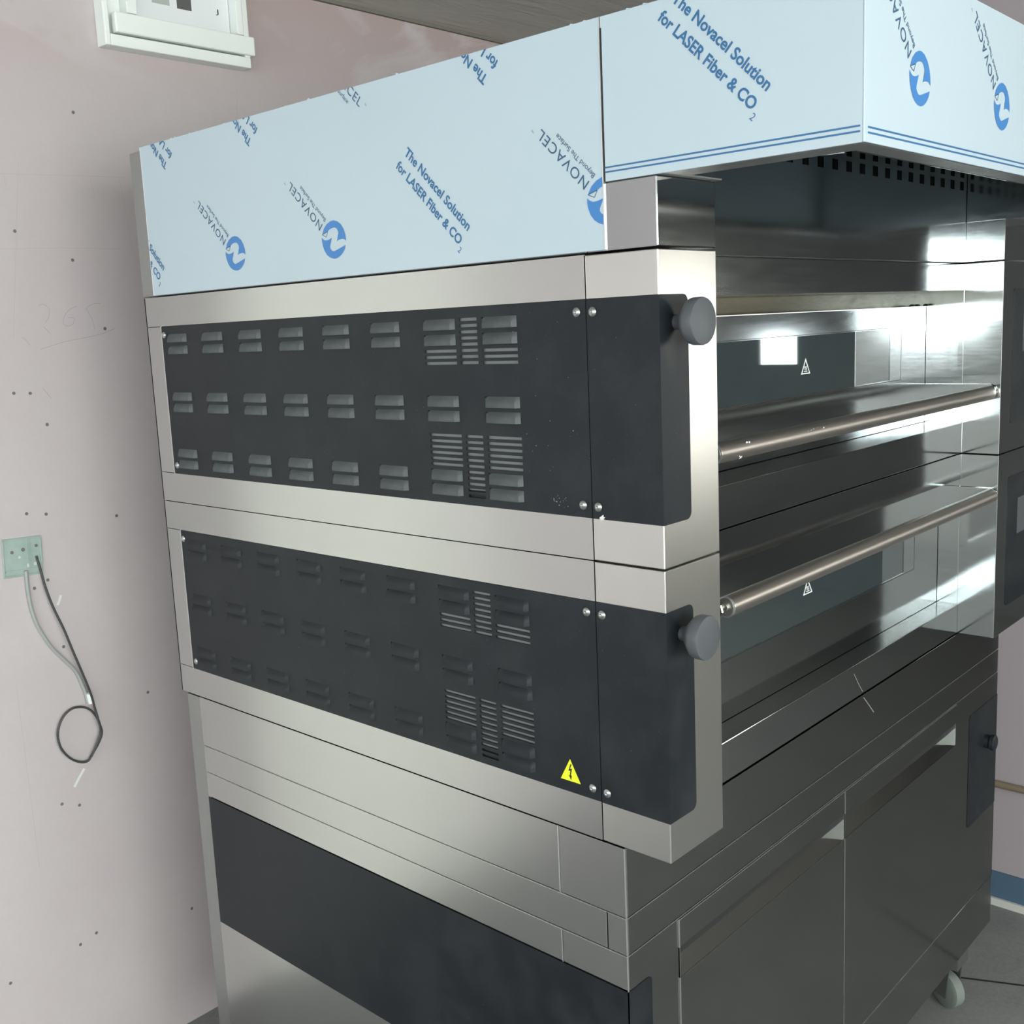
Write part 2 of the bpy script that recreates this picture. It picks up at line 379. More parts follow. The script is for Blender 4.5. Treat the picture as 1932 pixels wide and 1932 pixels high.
# ================================================================ DECK OVENS
W, YD, YP, YQ, YBK, PW, XE = 1.2438, .0771, .1119, 1.1485, 1.2030, .132, 1.519
def louver_mesh():
    bm = new(); nu, nv = 12, 6; L, H, D = .0655, .0155, .0058; g = []
    for j in range(nv + 1):
        row = []
        for i in range(nu + 1):
            u = i / nu; v = j / nv; e = min(u, 1 - u) * L / .006; e = min(e, 1); e = math.sin(e * math.pi / 2)
            h = D * e * math.sin(min(v / .75, 1) * math.pi / 2)
            row.append(bm.verts.new((-h, L * (u - .5), H * (.5 - v))))
        g.append(row)
    for j in range(nv):
        for i in range(nu): bm.faces.new((g[j][i], g[j][i + 1], g[j + 1][i + 1], g[j + 1][i]))
    lip = [bm.verts.new((.0008, L * (i / nu - .5), -H * .5 + .0001)) for i in range(nu + 1)]
    for i in range(nu): bm.faces.new((g[nv][i], g[nv][i + 1], lip[i + 1], lip[i]))
    return bm
def screw_bm(r=.0062):
    bm = new(); lathe(bm, [(0, r), (.0012, r), (.003, r * .72), (.0036, r * .3), (.0030, r * .16), (.0022, 0)], (0, 0, 0), (-1, 0, 0), 20); return bm
proto = {}
def screw(parent, y, z, x=-.0012):
    if 'screw' not in proto: o = obj('screw', screw_bm(), 'screw', parent, True); proto['screw'] = o
    else: o = proto['screw'].copy(); COL.objects.link(o); o.parent = parent; o.matrix_parent_inverse = Matrix.Translation(-parent.matrix_basis.translation)
    o.location = (x, y, z); return o
def deck(z0, label, handle):
    t = thing('oven_deck', label, 'oven', (0.76, .65, z0), 'stacked steel baking decks'); Z = z0
    g = .0012
    # carcass
    bm = new(); box(bm, .004, XE - .004, .19, YBK - .004, Z + .003, Z + .397); box(bm, .006, PW - .004, YD + .002, .19, Z + .003, Z + .397); box(bm, W + .004, XE - .004, YD + .002, .19, Z + .003, Z + .397)
    obj('carcass', bm, 'dark', t)
    # left side frame (four strips) around the black panel
    bm = new(); zb, zt = Z + .0575, Z + .344
    box(bm, 0, .003, YP + g, YBK, zt, Z + .3992); box(bm, 0, .003, YP + g, YBK, Z + .0008, zb)
    box(bm, 0, .003, YQ, YBK, zb + g, zt - g); box(bm, 0, XE, YBK - .003, YBK, Z + .0008, Z + .3992)
    box(bm, XE - .003, XE, YP + g, YBK - .003, Z + .0008, Z + .3992)
    obj('side_frame', bm, 'steel_side', t)
    bm = new(); box(bm, -.0012, .0008, YQ, YQ + .0022, zb, zt); obj('edge_strip', bm, 'edge', t)
    # black side panel with slots
    ho = []; ys = lambda a, b: (-b, -a)
    def rows(a, b, top, n):
        for k in range(n): c = top - .00872 * k; ho.append((*ys(a, b), Z + c - .0022, Z + c + .0022))
    rows(.3495, .4150, .2822, 3); rows(.2315, .2975, .2822, 3); rows(.3065, .3415, .3262, 8)
    rows(.3478, .4140, .1590, 6); rows(.2310, .2958, .1590, 6); rows(.3050, .3390, .1590, 11)
    bm = new(); holes_plate(bm, 'x-', -YQ + .0008, -YP - .0006, zb + .0006, zt - .0006, ho, -.0012, .0006)
    sp = obj('side_panel', bm, 'black', t)
    bm = new(); box(bm, .0035, .0038, .20, .46, Z + .08, Z + .335); obj('vent_liner', bm, 'inside', t)
    for k in range(8):
        y = .2643 + .1186 * k
        for zz in (.3204, .2982, .2095, .1878, .1000, .0782):
            if ('lv', z0) not in proto:
                o = obj('louver', louver_mesh(), 'louver' if z0 > 1 else 'black', sp, True); o.matrix_parent_inverse = Matrix.Identity(4); proto['lv', z0] = o
            else: o = proto['lv', z0].copy(); COL.objects.link(o); o.parent = sp; o.matrix_parent_inverse = Matrix.Identity(4)
            o.location = (-.0012, y, Z + zz)
    for (y, zz) in ((.1268, .3277), (.1262, .0745), (1.1393, .3270), (1.1355, .0745)): screw(sp, y, Z + zz)
    # left control housing and black wrap
    bm = new(); box(bm, 0, PW, 0, YP, Z + .0008, Z + .3985, .0014, 2); ch = obj('control_housing', bm, 'steel_post', t)
    r = .012
    bm = new(); pts = [(-.0009, YP - .001), (-.0009, -.0009), (.0625, -.0009)]
    box(bm, -.0010, .0, -.0010, YP - .0008, zb, zt); 
    prism(bm, 'y-', rounded(.0, .0625, zb, zt, .010, (0, 1, 1, 0)), -.0010, .0)
    cp = obj('control_panel', bm, 'black', t)
    screw(cp, .1008, Z + .3272); screw(cp, .1010, Z + .0738)
    bm = new(); lathe(bm, [(0, .0095), (.003, .0095), (.006, .0105), (.010, .0135), (.018, .0225), (.0235, .0280), (.0265, .0290), (.0375, .0292), (.0395, .0285), (.0402, .0265), (.0400, 0)], (.0352, -.001, Z + .3095), (0, -1, 0), 56)
    obj('knob', bm, 'knob', cp, True)
    # right control housing
    bm = new(); box(bm, W, XE, 0, YP, Z + .0008, Z + .3985, .0009, 2); obj('control_housing', bm, 'steel_inner', t)
    bm = new(); prism(bm, 'y-', rounded(1.308, XE + .001, zb, zt, .010, (1, 0, 0, 1)), -.001, 0); box(bm, XE, XE + .001, -.001, YP, zb, zt)
    cp2 = obj('control_panel', bm, 'black', t)
    bm = new(); box(bm, 1.372, 1.47, -.0016, -.001, Z + .21, Z + .29); obj('display', bm, 'knob', cp2)
    # face strips, ledge, mouth
    so, to = Z + .0660, Z + .3440
    bm = new(); box(bm, PW + g, W - g, YD, YD + .1, to, Z + .3985, .0006, 1); obj('lintel', bm, 'steel_front', t)
    bm = new(); box(bm, PW + g, W - g, YD, YD + .11, Z + .0008, so, .0010, 2); obj('sill', bm, 'steel_front', t)
    bm = new(); box(bm, W - .0012, W + .001, YD + .0012, .187, so, to); obj('mouth_side', bm, 'steel_inner', t)
    bm = new(); box(bm, PW - .001, PW + .0012, YD + .0012, .187, so, to); obj('mouth_side', bm, 'steel_inner', t)
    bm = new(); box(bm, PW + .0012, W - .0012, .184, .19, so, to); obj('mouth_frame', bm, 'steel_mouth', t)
    # door
    yd = .157 if handle == 'low' else .1225
    dt = Z + (.3135 if handle == 'low' else .3425)
    gz0, gz1, gx0, gx1 = Z + .1680, Z + .2725, .320, 1.057
    bm = new(); holes_plate(bm, 'y-', PW + .004, W - .0035, so + .001, dt, [(gx0, gx1, gz0, gz1)], yd, yd + .006); dr = obj('door', bm, 'steel_front', t)
    bm = new(); box(bm, gx0, gx1, yd + .0016, yd + .005, gz0, gz1); gl = obj('door_glass', bm, 'glass', dr)
    bm = new()
    for (a, b, c, d) in ((gx0, gx1 + .055, gz1 + .0015, gz1 + .0023), (gx0, gx1 + .055, gz0 - .0023, gz0 - .0015), (gx1 + .0542, gx1 + .055, gz0 - .0015, gz1 + .0015)): box(bm, a, b, yd - .0003, yd, c, d)
    obj('etched_line', bm, 'dark', dr)
    bm = new(); box(bm, PW + .004, W - .0035, yd - .0006, yd + .002, dt, dt + .0016); obj('door_edge', bm, 'edge', dr)
    # hot surface triangle on the glass
    hx, hz = .632 if handle != 'low' else .692, Z + (.1145 if 0 else .2150); hw, hh = .0172, .0245
    hz = gz0 + (.0365 if handle == 'low' else -.052 + .1)
    bm = new(); T = [(-hw, 0), (hw, 0), (0, hh * 1.15)]; c_ = (0, hh * .38)
    I = [((p[0] - c_[0]) * .78, (p[1] - c_[1]) * .78 + c_[1]) for p in T]
    for k in range(3):
        q = [T[k], T[(k + 1) % 3], I[(k + 1) % 3], I[k]]; prism(bm, 'y-', [(hx + a, hz + b) for a, b in q], yd + .0008, yd + .0014)
    box(bm, hx - .006, hx + .006, yd + .0008, yd + .0014, hz + .0042, hz + .0056)
    for dx in (-.0032, 0, .0032): ribbon_v = [(hx + dx + .0010 * math.sin(s * 1.4), hz + .0070 + s * .0014) for s in range(6)]; prism(bm, 'y-', [(a - .0005, b) for a, b in ribbon_v] + [(a + .0005, b) for a, b in ribbon_v[::-1]], yd + .0008, yd + .0014)
    obj('hot_surface_sign', bm, 'white_print', gl, label='white triangular hot surface sign')
    # handle bar and arms
    if handle == 'low': by, bz, at, xb0, xb1 = .021, Z + .1300, Z + .1487, .150, W - .006
    else: by, bz, at, xb0, xb1 = .012, Z + .3135, Z + .3285, .165, W - .006
    bm = new(); lathe(bm, [(0, 0), (0, .0125), (.002, .0148), (xb1 - xb0 - .002, .0148), (xb1 - xb0, .0125), (xb1 - xb0, 0)], (xb0, by, bz), (1, 0, 0), 36)
    hb = obj('handle_bar', bm, 'steel_bar', t, True)
    bm = new(); lathe(bm, [(-.003, .0050), (.004, .0050)], (xb0 - .001, by, bz), (1, 0, 0), 24); lathe(bm, [(0, .0130), (.0004, .0153), (.0016, .0153), (.002, .0148)], (xb0, by, bz), (1, 0, 0), 36); obj('end_ring', bm, 'edge', hb, True)
    if handle == 'low':
        poly = [(yd, at), (by - .002, at), (by - .011, at - .006), (by - .0125, bz), (by - .008, bz - .0105), (by + .006, bz - .0125), (yd, bz - .018)]
    else:
        poly = [(yd, at), (by - .002, at), (by - .010, at - .005), (by - .0125, bz), (by - .008, bz - .0100), (by + .006, bz - .0125), (yd, bz - .040)]
    for xa, xb in ((W - .0060, W - .0030), (PW + .0030, PW + .0060)):
        bm = new(); prism(bm, 'x-', [(-a, b) for a, b in poly], xa, xb); obj('handle_arm', bm, 'steel_inner', t)
    if handle == 'low':      # roller hinges on the top edge of the open door
        for xx in (1.205, 1.232):
            bm = new(); lathe(bm, [(0, 0), (0, .006), (.008, .006), (.008, 0)], (xx - .018, yd + .010, dt + .0005), (1, 0, 0), 20); obj('roller', bm, 'dark', dr, True)
    return t, sp
lower, spl = deck(.9, 'lower steel baking deck with closed glass door and yellow voltage sign on black side panel', 'high')
upper, spu = deck(1.3, 'upper steel baking deck, dusty louvered black side panel, under blue film hood', 'low')
# yellow electric warning triangle on the lower side panel
bm = new(); T = [(-.1857, .9735), (-.1457, .9735), (-.1657, 1.0100)]; prism(bm, 'x-', T, -.0015, -.0012); o = obj('voltage_sign', bm, 'ink', spl, label='yellow triangular high voltage sign with black bolt')
bm = new(); c_ = (-.1657, .9855); prism(bm, 'x-', [((a - c_[0]) * .90 + c_[0], (b - c_[1]) * .90 + c_[1]) for a, b in T], -.0017, -.0015); obj('yellow_face', bm, 'yellow', o)
bm = new(); bolt = [(-.1650, 1.0005), (-.1690, .9895), (-.1655, .9905), (-.1668, .9830), (-.1685, .9832), (-.1648, .9762), (-.1632, .9835), (-.1649, .9833), (-.1625, .9942), (-.1662, .9930), (-.1630, 1.0000)]
prism(bm, 'x-', bolt, -.0019, -.0017); obj('bolt_symbol', bm, 'ink', o)

# ================================================================ EXTRACTION HOOD
ZH, ZC, YH = 1.785, 1.974, -.2556
hood = thing('extraction_hood', 'steel oven hood wrapped in pale blue printed protective film', 'hood', (.76, .5, 1.70))
bm = new(); box(bm, .0015, XE, .11, YBK + .006, 1.7015, ZC - .001, .001, 1); obj('hood_body', bm, 'steel_grey', hood)
bm = new(); box(bm, 0, PW, 0, YD + .03, 1.7012, ZH - .0008, .0016, 2); obj('corner_cap', bm, 'steel_front', hood)
bm = new(); box(bm, W, XE, 0, YD + .03, 1.7012, ZH - .0008, .0009, 2); obj('corner_cap', bm, 'steel_inner', hood)
# perforated back fascia
ho = []
for k in range(19):
    c = 1.2125 - .0524 * k; ho += [(c - .0105, c + .0105, 1.8450, 1.8620), (c - .0105, c + .0105, 1.8700, 1.8870)]
bm = new(); holes_plate(bm, 'y-', PW + .001, W - .001, 1.7012, ZC - .012, ho, YD, YD + .002); obj('perforated_fascia', bm, 'steel_front', hood)
bm = new(); box(bm, PW, W, YD + .025, YD + .027, 1.72, ZC - .01); obj('fascia_backing', bm, 'dark', hood)
bm = new(); box(bm, W - .002, W, YH + .02, YD - .001, ZH - .003, ZC - .012); obj('baffle', bm, 'steel_inner', hood)
bm = new(); box(bm, .003, XE - .003, YH + .003, .11, ZC - .012, ZC - .004); obj('hood_roof', bm, 'steel_grey', hood)
bm = new(); box(bm, .002, .05, YH + .002, YD - .001, ZH - .0002, ZH + .0018); box(bm, .0505, W + .2, YH + .002, YH + .030, ZH - .0002, ZH + .0018)
box(bm, .0505, PW, -.01, YD - .001, ZH - .0002, ZH + .0018); box(bm, W, XE - .002, YH + .030, YD - .001, ZH - .0002, ZH + .0018)
obj('soffit', bm, 'steel_grey', hood)
bm = new(); prism(bm, 'x-', [(.212, ZH - .001), (.05, ZH + .005), (.05, ZH + .009), (.212, ZH + .0025)], .0495, .0515); obj('inner_flange', bm, 'edge', hood)
bm = new(); box(bm, .06, W, YH + .034, YH + .036, ZH + .0005, ZH + .012); obj('front_flange', bm, 'steel_front', hood)
# film covered sheets
LS = (-1.1615, -.0774 - .0012, 1.7030, 1.9779)
bm = new(); box(bm, -.0020, .0014, .0782, 1.1615, LS[2], LS[3]); fs = obj('film_side_sheet', bm, 'film', hood)
bm = new(); box(bm, -.0024, .0012, 1.1615, 1.1632, LS[2], LS[3]); obj('edge_strip', bm, 'edge', fs)
bm = new(); box(bm, -.0024, .0012, .0768, .0782, LS[2], LS[3]); obj('edge_strip', bm, 'edge', fs)
bm = new(); box(bm, -.0010, .0020, YH, .0760, ZH, ZC + .004); ff = obj('film_side_sheet', bm, 'film', hood)
bm = new(); box(bm, -.0010, XE, YH - .0022, YH, ZH, ZC + .004, .0008, 2); fr = obj('film_front_sheet', bm, 'film', hood)
bm = new(); box(bm, XE - .003, XE, YH, .11, ZH, ZC + .004); obj('film_side_sheet', bm, 'film', hood)
bm = new(); box(bm, -.0012, -.0008, .0745, .0764, ZH, 1.965); obj('seam', bm, 'dark', ff)
bm = new()
for k in range(12):      # torn ragged film along the top edge
    y = random.uniform(-.2, 1.15); prism(bm, 'x-', [(-y - .004, 1.9775), (-y + .005, 1.9775), (-y + random.uniform(-.003, .003), 1.9775 + random.uniform(.001, .003))], -.0021, -.0016)
obj('film_scraps', bm, 'film', fs)
# print on the film
GA1 = text_geo('The Novacel Solution', .1696, .0135, .027); GA2 = text_geo('for LASER Fiber & CO', .1716, .0135, .027); GA3 = text_geo('2', .0052, .0088, 0)
GB1 = text_geo('NOVACEL', .1060, .0139, .004, 1.15); GB2 = text_geo('Beyond The Surface', .0817, .0068, .004); GB3 = text_geo('TM', .0052, .0030)
LU = [(-28.3, 9.6), (-22.9, 18.7), (-14.7, 25.1), (-5.6, 28.6), (2.4, 29.2), (11.3, 26.9), (20.2, 21.1), (25.8, 13.4), (28.9, 4.6), (29.6, -4.5), (25.1, -1.5), (21.5, -.8), (18.0, -.9), (11.8, -1.5), (7.0, -3.4), (9.0, .6), (10.0, 4.3), (11.9, 8.2), (11.9, 11.6), (9.4, 15.3), (6.6, 17.2), (3.6, 18.0), (-1.9, 17.9), (-8.2, 16.5), (-13.4, 14.0), (-18.6, 12.2), (-25.0, 10.8)]
LL = [(-29.6, 5.5), (-26.0, 2.5), (-23, 1.0), (-20.0, .3), (-15.0, .4), (-9.9, 1.5), (-4.5, 3.3), (-6.6, -1.8), (-8.9, -6.2), (-10.3, -9), (-10.4, -11.8), (-9.2, -14), (-6.9, -15.9), (-4.4, -17.3), (-1.6, -17.9), (4.0, -16.8), (27.8, -10.4), (25.2, -16.2), (21.5, -20.4), (16.4, -24.6), (9.4, -28), (2.2, -29.5), (-5.2, -28.9), (-12.4, -26.6), (-19.4, -22.3), (-25.0, -15.3), (-28.6, -6.9), (-29.8, .2)]
def tri_lines(bm, ax, c, o, s):
    T = [(-28.3, 9.6), (-18.2, 5.3), (-13.5, 13.6)]
    for k in range(3):
        a = Vector(T[k]); b = Vector(T[(k + 1) % 3]); d = (b - a).normalized(); n = Vector((-d.y, d.x)) * .45
        vs = [bm.verts.new(plane_pt(ax, c, o[0] + s * p.x * .001, o[1] + s * p.y * .001)) for p in (a - n, b - n, b + n, a + n)]; bm.faces.new(vs)
def textA(ax, c, org, ang, lim, par, m='film_text2'):
    bm = new(); put_geo(bm, GA1, ax, c, org, ang); put_geo(bm, GA2, ax, c, org, ang, (-.0026, -.0252)); put_geo(bm, GA3, ax, c, org, ang, (.1716 + .0005, -.0330))
    clip(bm, ax, lim)
    if len(bm.faces): return obj('printed_slogan', bm, m, par)
def textB(ax, c, org, ang, lim, par, logo=True):
    bm = new(); put_geo(bm, GB1, ax, c, org, ang); put_geo(bm, GB2, ax, c, org, ang, (-.0013, -.0121)); put_geo(bm, GB3, ax, c, org, ang, (.1125, .010))
    clip(bm, ax, lim)
    if len(bm.faces): obj('printed_name', bm, 'film_text', par)
    if not logo: return
    s = 1 if ang == 135 else -1; ca, sa = math.cos(R(ang)), math.sin(R(ang)); o = (org[0] - .0357 * ca, org[1] - .0357 * sa)
    bm = new()
    for P in (LU, LL):
        vs = [bm.verts.new(plane_pt(ax, c, o[0] + s * a * .001, o[1] + s * b * .001)) for a, b in P]
        for t3 in tessellate_polygon([[Vector((a, b, 0)) for a, b in P]]): bm.faces.new([vs[i] for i in t3])
    clip(bm, ax, lim)
    if len(bm.faces): obj('printed_emblem', bm, 'film_print', par)
    bm = new(); tri_lines(bm, ax, c, o, s); clip(bm, ax, lim)
    if len(bm.faces): obj('emblem_outline', bm, 'film_text', par)
cs = -.0024
textA('x-', cs, (-.4345, 1.8668), -45, LS, fs)
textA('x-', cs, (-1.1194 - .1696 * .7071, 1.7471 + .1696 * .7071), -45, LS, fs)
for a in ((-.2626, 1.942), (-.8039, 1.9391), (-1.0709, 1.9357)): textA('x-', cs, a, 135, LS, fs)
for a in ((-.0985, 1.7877), (-.6323, 1.7861), (-.9032, 1.7859)): textB('x-', cs, a, 135, LS, fs)
textB('x-', cs, (-.5266 - .1060 * .7071, 1.9466 + .1060 * .7071), -45, LS, fs, False)
L2 = (-.0755, .2550, ZH, ZC + .003)
textA('x-', -.0014, (.1466 - .1696 * .7071, 1.8535 + .1696 * .7071), -45, L2, ff)
L3 = (.0, XE, ZH, ZC + .003); cf = YH - .0026
for u in (.1163, .3859, .6555, .925, 1.195): textB('y-', cf, (u, 1.8903), 135, L3, fr)
for zz in (1.8015, 1.7960):
    bm = new(); prism(bm, 'x-', rounded(-.0750, .2535, zz - .0010, zz + .0010, .0009), -.0014, -.0011); obj('printed_line', bm, 'film_text2', ff)
    bm = new(); prism(bm, 'y-', rounded(.0070, XE - .01, zz - .0022, zz - .0002, .0009), cf, cf + .0002); obj('printed_line', bm, 'film_text2', fr)

# ================================================================ BASE CABINET
base = thing('proving_cabinet', 'steel base cabinet with two doors and black side panel on casters under the decks', 'cabinet', (.76, .6, .08))
YB0, YC, YE = .0761, 1.1400, .1946
b1, b2, b3, b4 = .794, .7367, .6835, .403
bm = new(); box(bm, .004, XE - .004, YB0 + .02, YC - .003, .084, .897); obj('carcass', bm, 'dark', base)
bm = new(); box(bm, .004, XE - .004, YC - .003, YBK - .012, .10, .895); obj('rear_housing', bm, 'steel_grey', base)
g = .0011
def sides(name, z0, z1, seams):
    ys = [YB0] + seams + [YC]
    for a, b in zip(ys, ys[1:]):
        bm = new(); box(bm, 0, .0040, a + (g if a != YB0 else 0), b - (g if b != YC else 0), z0 + g, z1 - g, .0005, 1); obj(name, bm, 'steel_side', base)
    bm = new(); box(bm, XE - .004, XE, YB0, YC, z0 + g, z1 - g); obj(name, bm, 'steel_side', base)
sides('plinth_side', b1, .8992, [YE])
bm = new(); box(bm, .0041, XE - .0041, YB0, YB0 + .004, b1 + g, .8980, .0005, 1); obj('plinth_front', bm, 'steel_base', base)
sides('table_edge', b2, b1, [.110])
bm = new(); box(bm, .0041, XE - .0041, YB0, YB0 + .004, b2 + g, b1 - g, .0005, 1); obj('table_front', bm, 'steel_base', base)
sides('side_band', b3, b2, [YE])
bm = new()
for zz in (b1, b2):
    box(bm, -.0002, .0012, YB0, YC, zz - .0004, zz + .0002); box(bm, .0012, XE, YB0 - .0006, YB0 + .0005, zz - .0006, zz + .0004)
box(bm, -.0004, .0016, YB0 - .0004, YB0 + .0009, b3, .899)
box(bm, -.0004, .0010, YE - .0008, YE + .0008, b1, .899); box(bm, -.0004, .0010, YE - .0006, YE + .0006, b3, b2)
obj('edge_strip', bm, 'edge', base)
bm = new(); box(bm, 0, .004, YB0, YC, .084, b4 - .0008); obj('side_skirt', bm, 'steel_side', base)
bm = new(); box(bm, XE - .004, XE, YB0, YC, .084, b3); obj('side_skirt', bm, 'steel_side', base)
bm = new(); box(bm, -.0008, .0005, YB0 - .0008, YC - .001, b4, b3 - .001); prism(bm, 'y-', rounded(-.0008, .0560, b4, b3 - .001, .009, (0, 1, 1, 0)), YB0 - .0008, YB0 + .001)
obj('side_panel', bm, 'black', base)
bm = new(); box(bm, .0041, .1262, YB0, YB0 + .004, .2091, b2 - g); obj('front_stile', bm, 'steel_base', base)
bm = new(); box(bm, .0041, XE - .0041, YB0, YB0 + .004, .084, .2080, .0005, 1); obj('kick_plate', bm, 'steel_base', base)
def bdoor(x0, x1):
    zt, zb = b2 - .003, .2110; a, b = x0 + .0012, x1 - .0012
    bm = new(); box(bm, a, b, YB0 - .0015, YB0 + .018, .6900, zt, .0008, 1); d = obj('door', bm, 'steel_base', base)
    bm = new(); box(bm, a, b, YB0 - .0015, YB0 + .018, zb, .6400, .0008, 1); obj('door_leaf', bm, 'steel_base', d)
    bm = new(); V = [(a, YB0 + .0, .6400), (a, YB0 + .022, .658), (a, YB0 + .022, .6900), (b, YB0, .6400), (b, YB0 + .022, .658), (b, YB0 + .022, .6900)]
    vs = [bm.verts.new(v) for v in V]; bm.faces.new((vs[0], vs[3], vs[4], vs[1])); bm.faces.new((vs[1], vs[4], vs[5], vs[2]))
    obj('grip_channel', bm, 'steel_base', d)
    for xa, s in ((a, 1), (b - .0018, -1)):
        bm = new(); box(bm, xa, xa + .0018, YB0 - .001, YB0 + .022, .6402, .6898); obj('channel_end', bm, 'steel_inner', d)
    bm = new(); box(bm, a - .0012, a + .0004, YB0 - .0022, YB0, .6900, zt); box(bm, a - .0012, a + .0004, YB0 - .0022, YB0, zb, .6400); box(bm, a, b, YB0 - .0020, YB0, zt, zt + .0009); box(bm, a, b, YB0 - .0020, YB0, zb - .0008, zb)
    obj('edge_strip', bm, 'edge', d)
bdoor(.1266, .6827); bdoor(.6827, 1.2475)
bm = new(); box(bm, 1.2487, XE - .0005, YB0, YB0 + .004, .2091, b2 - g, .0005, 1); obj('control_front', bm, 'steel_base', base)
bm = new(); prism(bm, 'y-', rounded(1.333, XE + .0008, b4, b3 - .004, .010, (1, 0, 0, 1)), YB0 - .0010, YB0); cpb = obj('control_panel', bm, 'black', base)
bm = new(); lathe(bm, [(0, .016), (.010, .016), (.014, .019), (.022, .019), (.024, .016), (.024, 0)], (1.442, YB0 - .001, .585), (0, -1, 0), 36); obj('knob', bm, 'black', cpb, True)
def caster(x, y):
    bm = new(); lathe(bm, [(-.016, 0), (-.016, .036), (-.012, .044), (.012, .044), (.016, .036), (.016, 0)], (x, y, FLOOR_Z + .0442), (.9, -.43, 0), 40); wl = obj('caster_wheel', bm, 'tyre', base, True)
    bm = new(); 
    n = Vector((.9, -.43, 0)).normalized()
    for s in (-1, 1):
        c = Vector((x, y, FLOOR_Z + .0442)) + n * .020 * s; q = Vector((-n.y, n.x, 0))
        vs = []
        for (u, v) in ((-.014, -.014), (.014, -.014), (.026, .075), (-.026, .075)):
            for t_ in (-.0012, .0012): vs.append(bm.verts.new(c + q * u + Vector((0, 0, v)) + n * t_))
        for f_ in ((0, 2, 4, 6), (1, 3, 5, 7), (0, 1, 3, 2), (2, 3, 5, 4), (4, 5, 7, 6), (6, 7, 1, 0)): bm.faces.new([vs[i] for i in f_])
    box(bm, x - .035, x + .035, y - .035, y + .035, FLOOR_Z + .119, .084)
    obj('caster_fork', bm, 'steel_grey', wl)
for cx, cy in ((1.372, .125), (.12, .14), (.12, 1.06), (1.40, 1.06)): caster(cx, cy)

# ================================================================ THINGS ON THE WALLS
# white PVC hatch frame, top left
Yw = YB
fr_ = thing('wall_hatch', 'white plastic frame with paper labels high on the pink wall', 'hatch', (.35, Yw, 2.26))
yo = Yw - .038
bm = new(); box(bm, .1495, .162, yo, Yw, 2.2575, CEIL_Z - .012, .002); box(bm, .1625, .525, yo, Yw, 2.2575, 2.282, .002); box(bm, .510, .525, yo, Yw, 2.282, CEIL_Z - .012, .002); obj('outer_frame', bm, 'pvc', fr_)
bm = new(); box(bm, .1625, .510, Yw - .010, Yw - .0005, 2.283, CEIL_Z - .012); obj('back_board', bm, 'pvc', fr_)
bm = new(); box(bm, .172, .533, yo - .010, yo + .010, 2.285, 2.328, .003); obj('lower_rail', bm, 'pvc', fr_)
for xa, xb in ((.2050, .2300), (.4900, .5080)):
    bm = new(); box(bm, xa, xb, yo - .004, Yw - .01, 2.3305, CEIL_Z - .012, .002); obj('side_rail', bm, 'pvc', fr_)
bm = new(); box(bm, .2320, .4880, Yw - .0135, Yw - .0105, 2.3000, CEIL_Z - .0122); lb = obj('label_sheet', bm, 'paper', fr_)
y_ = Yw - .0139
bm = new(); box(bm, .285, .330, y_, Yw - .0135, 2.372, 2.45); obj('grey_picture', bm, 'photo_grey', lb)
bm = new(); box(bm, .349, .387, y_, Yw - .0135, 2.370, 2.45); obj('dark_picture', bm, 'photo_dark', lb)
bm = new(); put_geo(bm, text_geo('F', .008, .011), 'y-', y_, (.272, 2.377), 90); put_geo(bm, text_geo('J', .008, .011), 'y-', y_, (.452, 2.376), 0); obj('printed_letters', bm, 'ink', lb)
# flush junction box with its cables
jb = thing('junction_box', 'dusty green recessed junction box at the left edge of the pink wall', 'junction box', (-.147, YB, 1.127))
bm = new()
x0, x1, z0, z1 = -.1885, -.1030, 1.1285, 1.2130
def tilt(bm):
    bmesh.ops.rotate(bm, verts=bm.verts[:], cent=(-.1457, YB, 1.17), matrix=Matrix.Rotation(R(3), 3, 'Y'))
for (a, b, c, d) in ((x0, x1, z0, z0 + .004), (x0, x1, z1 - .004, z1), (x0, x0 + .004, z0 + .004, z1 - .004), (x1 - .004, x1, z0 + .004, z1 - .004)): box(bm, a, b, YB - .004, YB - .0002, c, d, .001, 1)
tilt(bm); obj('rim', bm, 'green_box', jb)
bm = new(); box(bm, x0 + .003, x1 - .003, YB - .0012, YB - .0002, z0 + .003, z1 - .003); tilt(bm); obj('back_plate', bm, 'green_box', jb)
bm = new(); box(bm, x1 - .030, x1 - .028, YB - .0040, YB - .0012, z0 + .012, z1 - .004); box(bm, x0 + .005, x1 - .006, YB - .0035, YB - .0012, z0 + .012, z0 + .015); tilt(bm); obj('rib', bm, 'green_box', jb)
for (a, b, r_, mm) in ((-.1665, 1.184, .0035, 'drill'), (-.1425, 1.186, .0042, 'drill'), (-.113, 1.190, .0035, 'drill'), (-.1525, 1.171, .0030, 'white_strip'), (-.1345, 1.150, .0038, 'white_strip'), (-.1195, 1.151, .0038, 'white_strip')):
    bm = new(); lathe(bm, [(0, r_), (.001, r_), (.001, 0)], (a, YB - .0012, b), (0, -1, 0), 14); obj('terminal_hole' if mm == 'drill' else 'terminal_screw', bm, mm, jb)
ck = [(-.1170, 1.168), (-.1124, 1.1331), (-.1086, 1.097), (-.0981, 1.0494), (-.0815, .9964), (-.0678, .9434), (-.0535, .8928), (-.0379, .836), (-.0315, .8016), (-.0269, .7659), (-.0205, .736), (-.0296, .7115), (-.046, .6892), (-.0578, .6775), (-.0776, .682), (-.0991, .7002), (-.1156, .7295), (-.1182, .764), (-.1049, .7934), (-.0833, .8087), (-.0599, .8074), (-.0407, .7959), (-.0255, .7700), (-.0215, .740), (-.032, .714), (-.050, .686)]
bm = new(); dep = lambda i, n: YB - .0045 - .016 * math.sin(math.pi * min(1, i / (n * .45))) - (.006 if i > 8 else 0) - (.004 if i > 20 else 0)
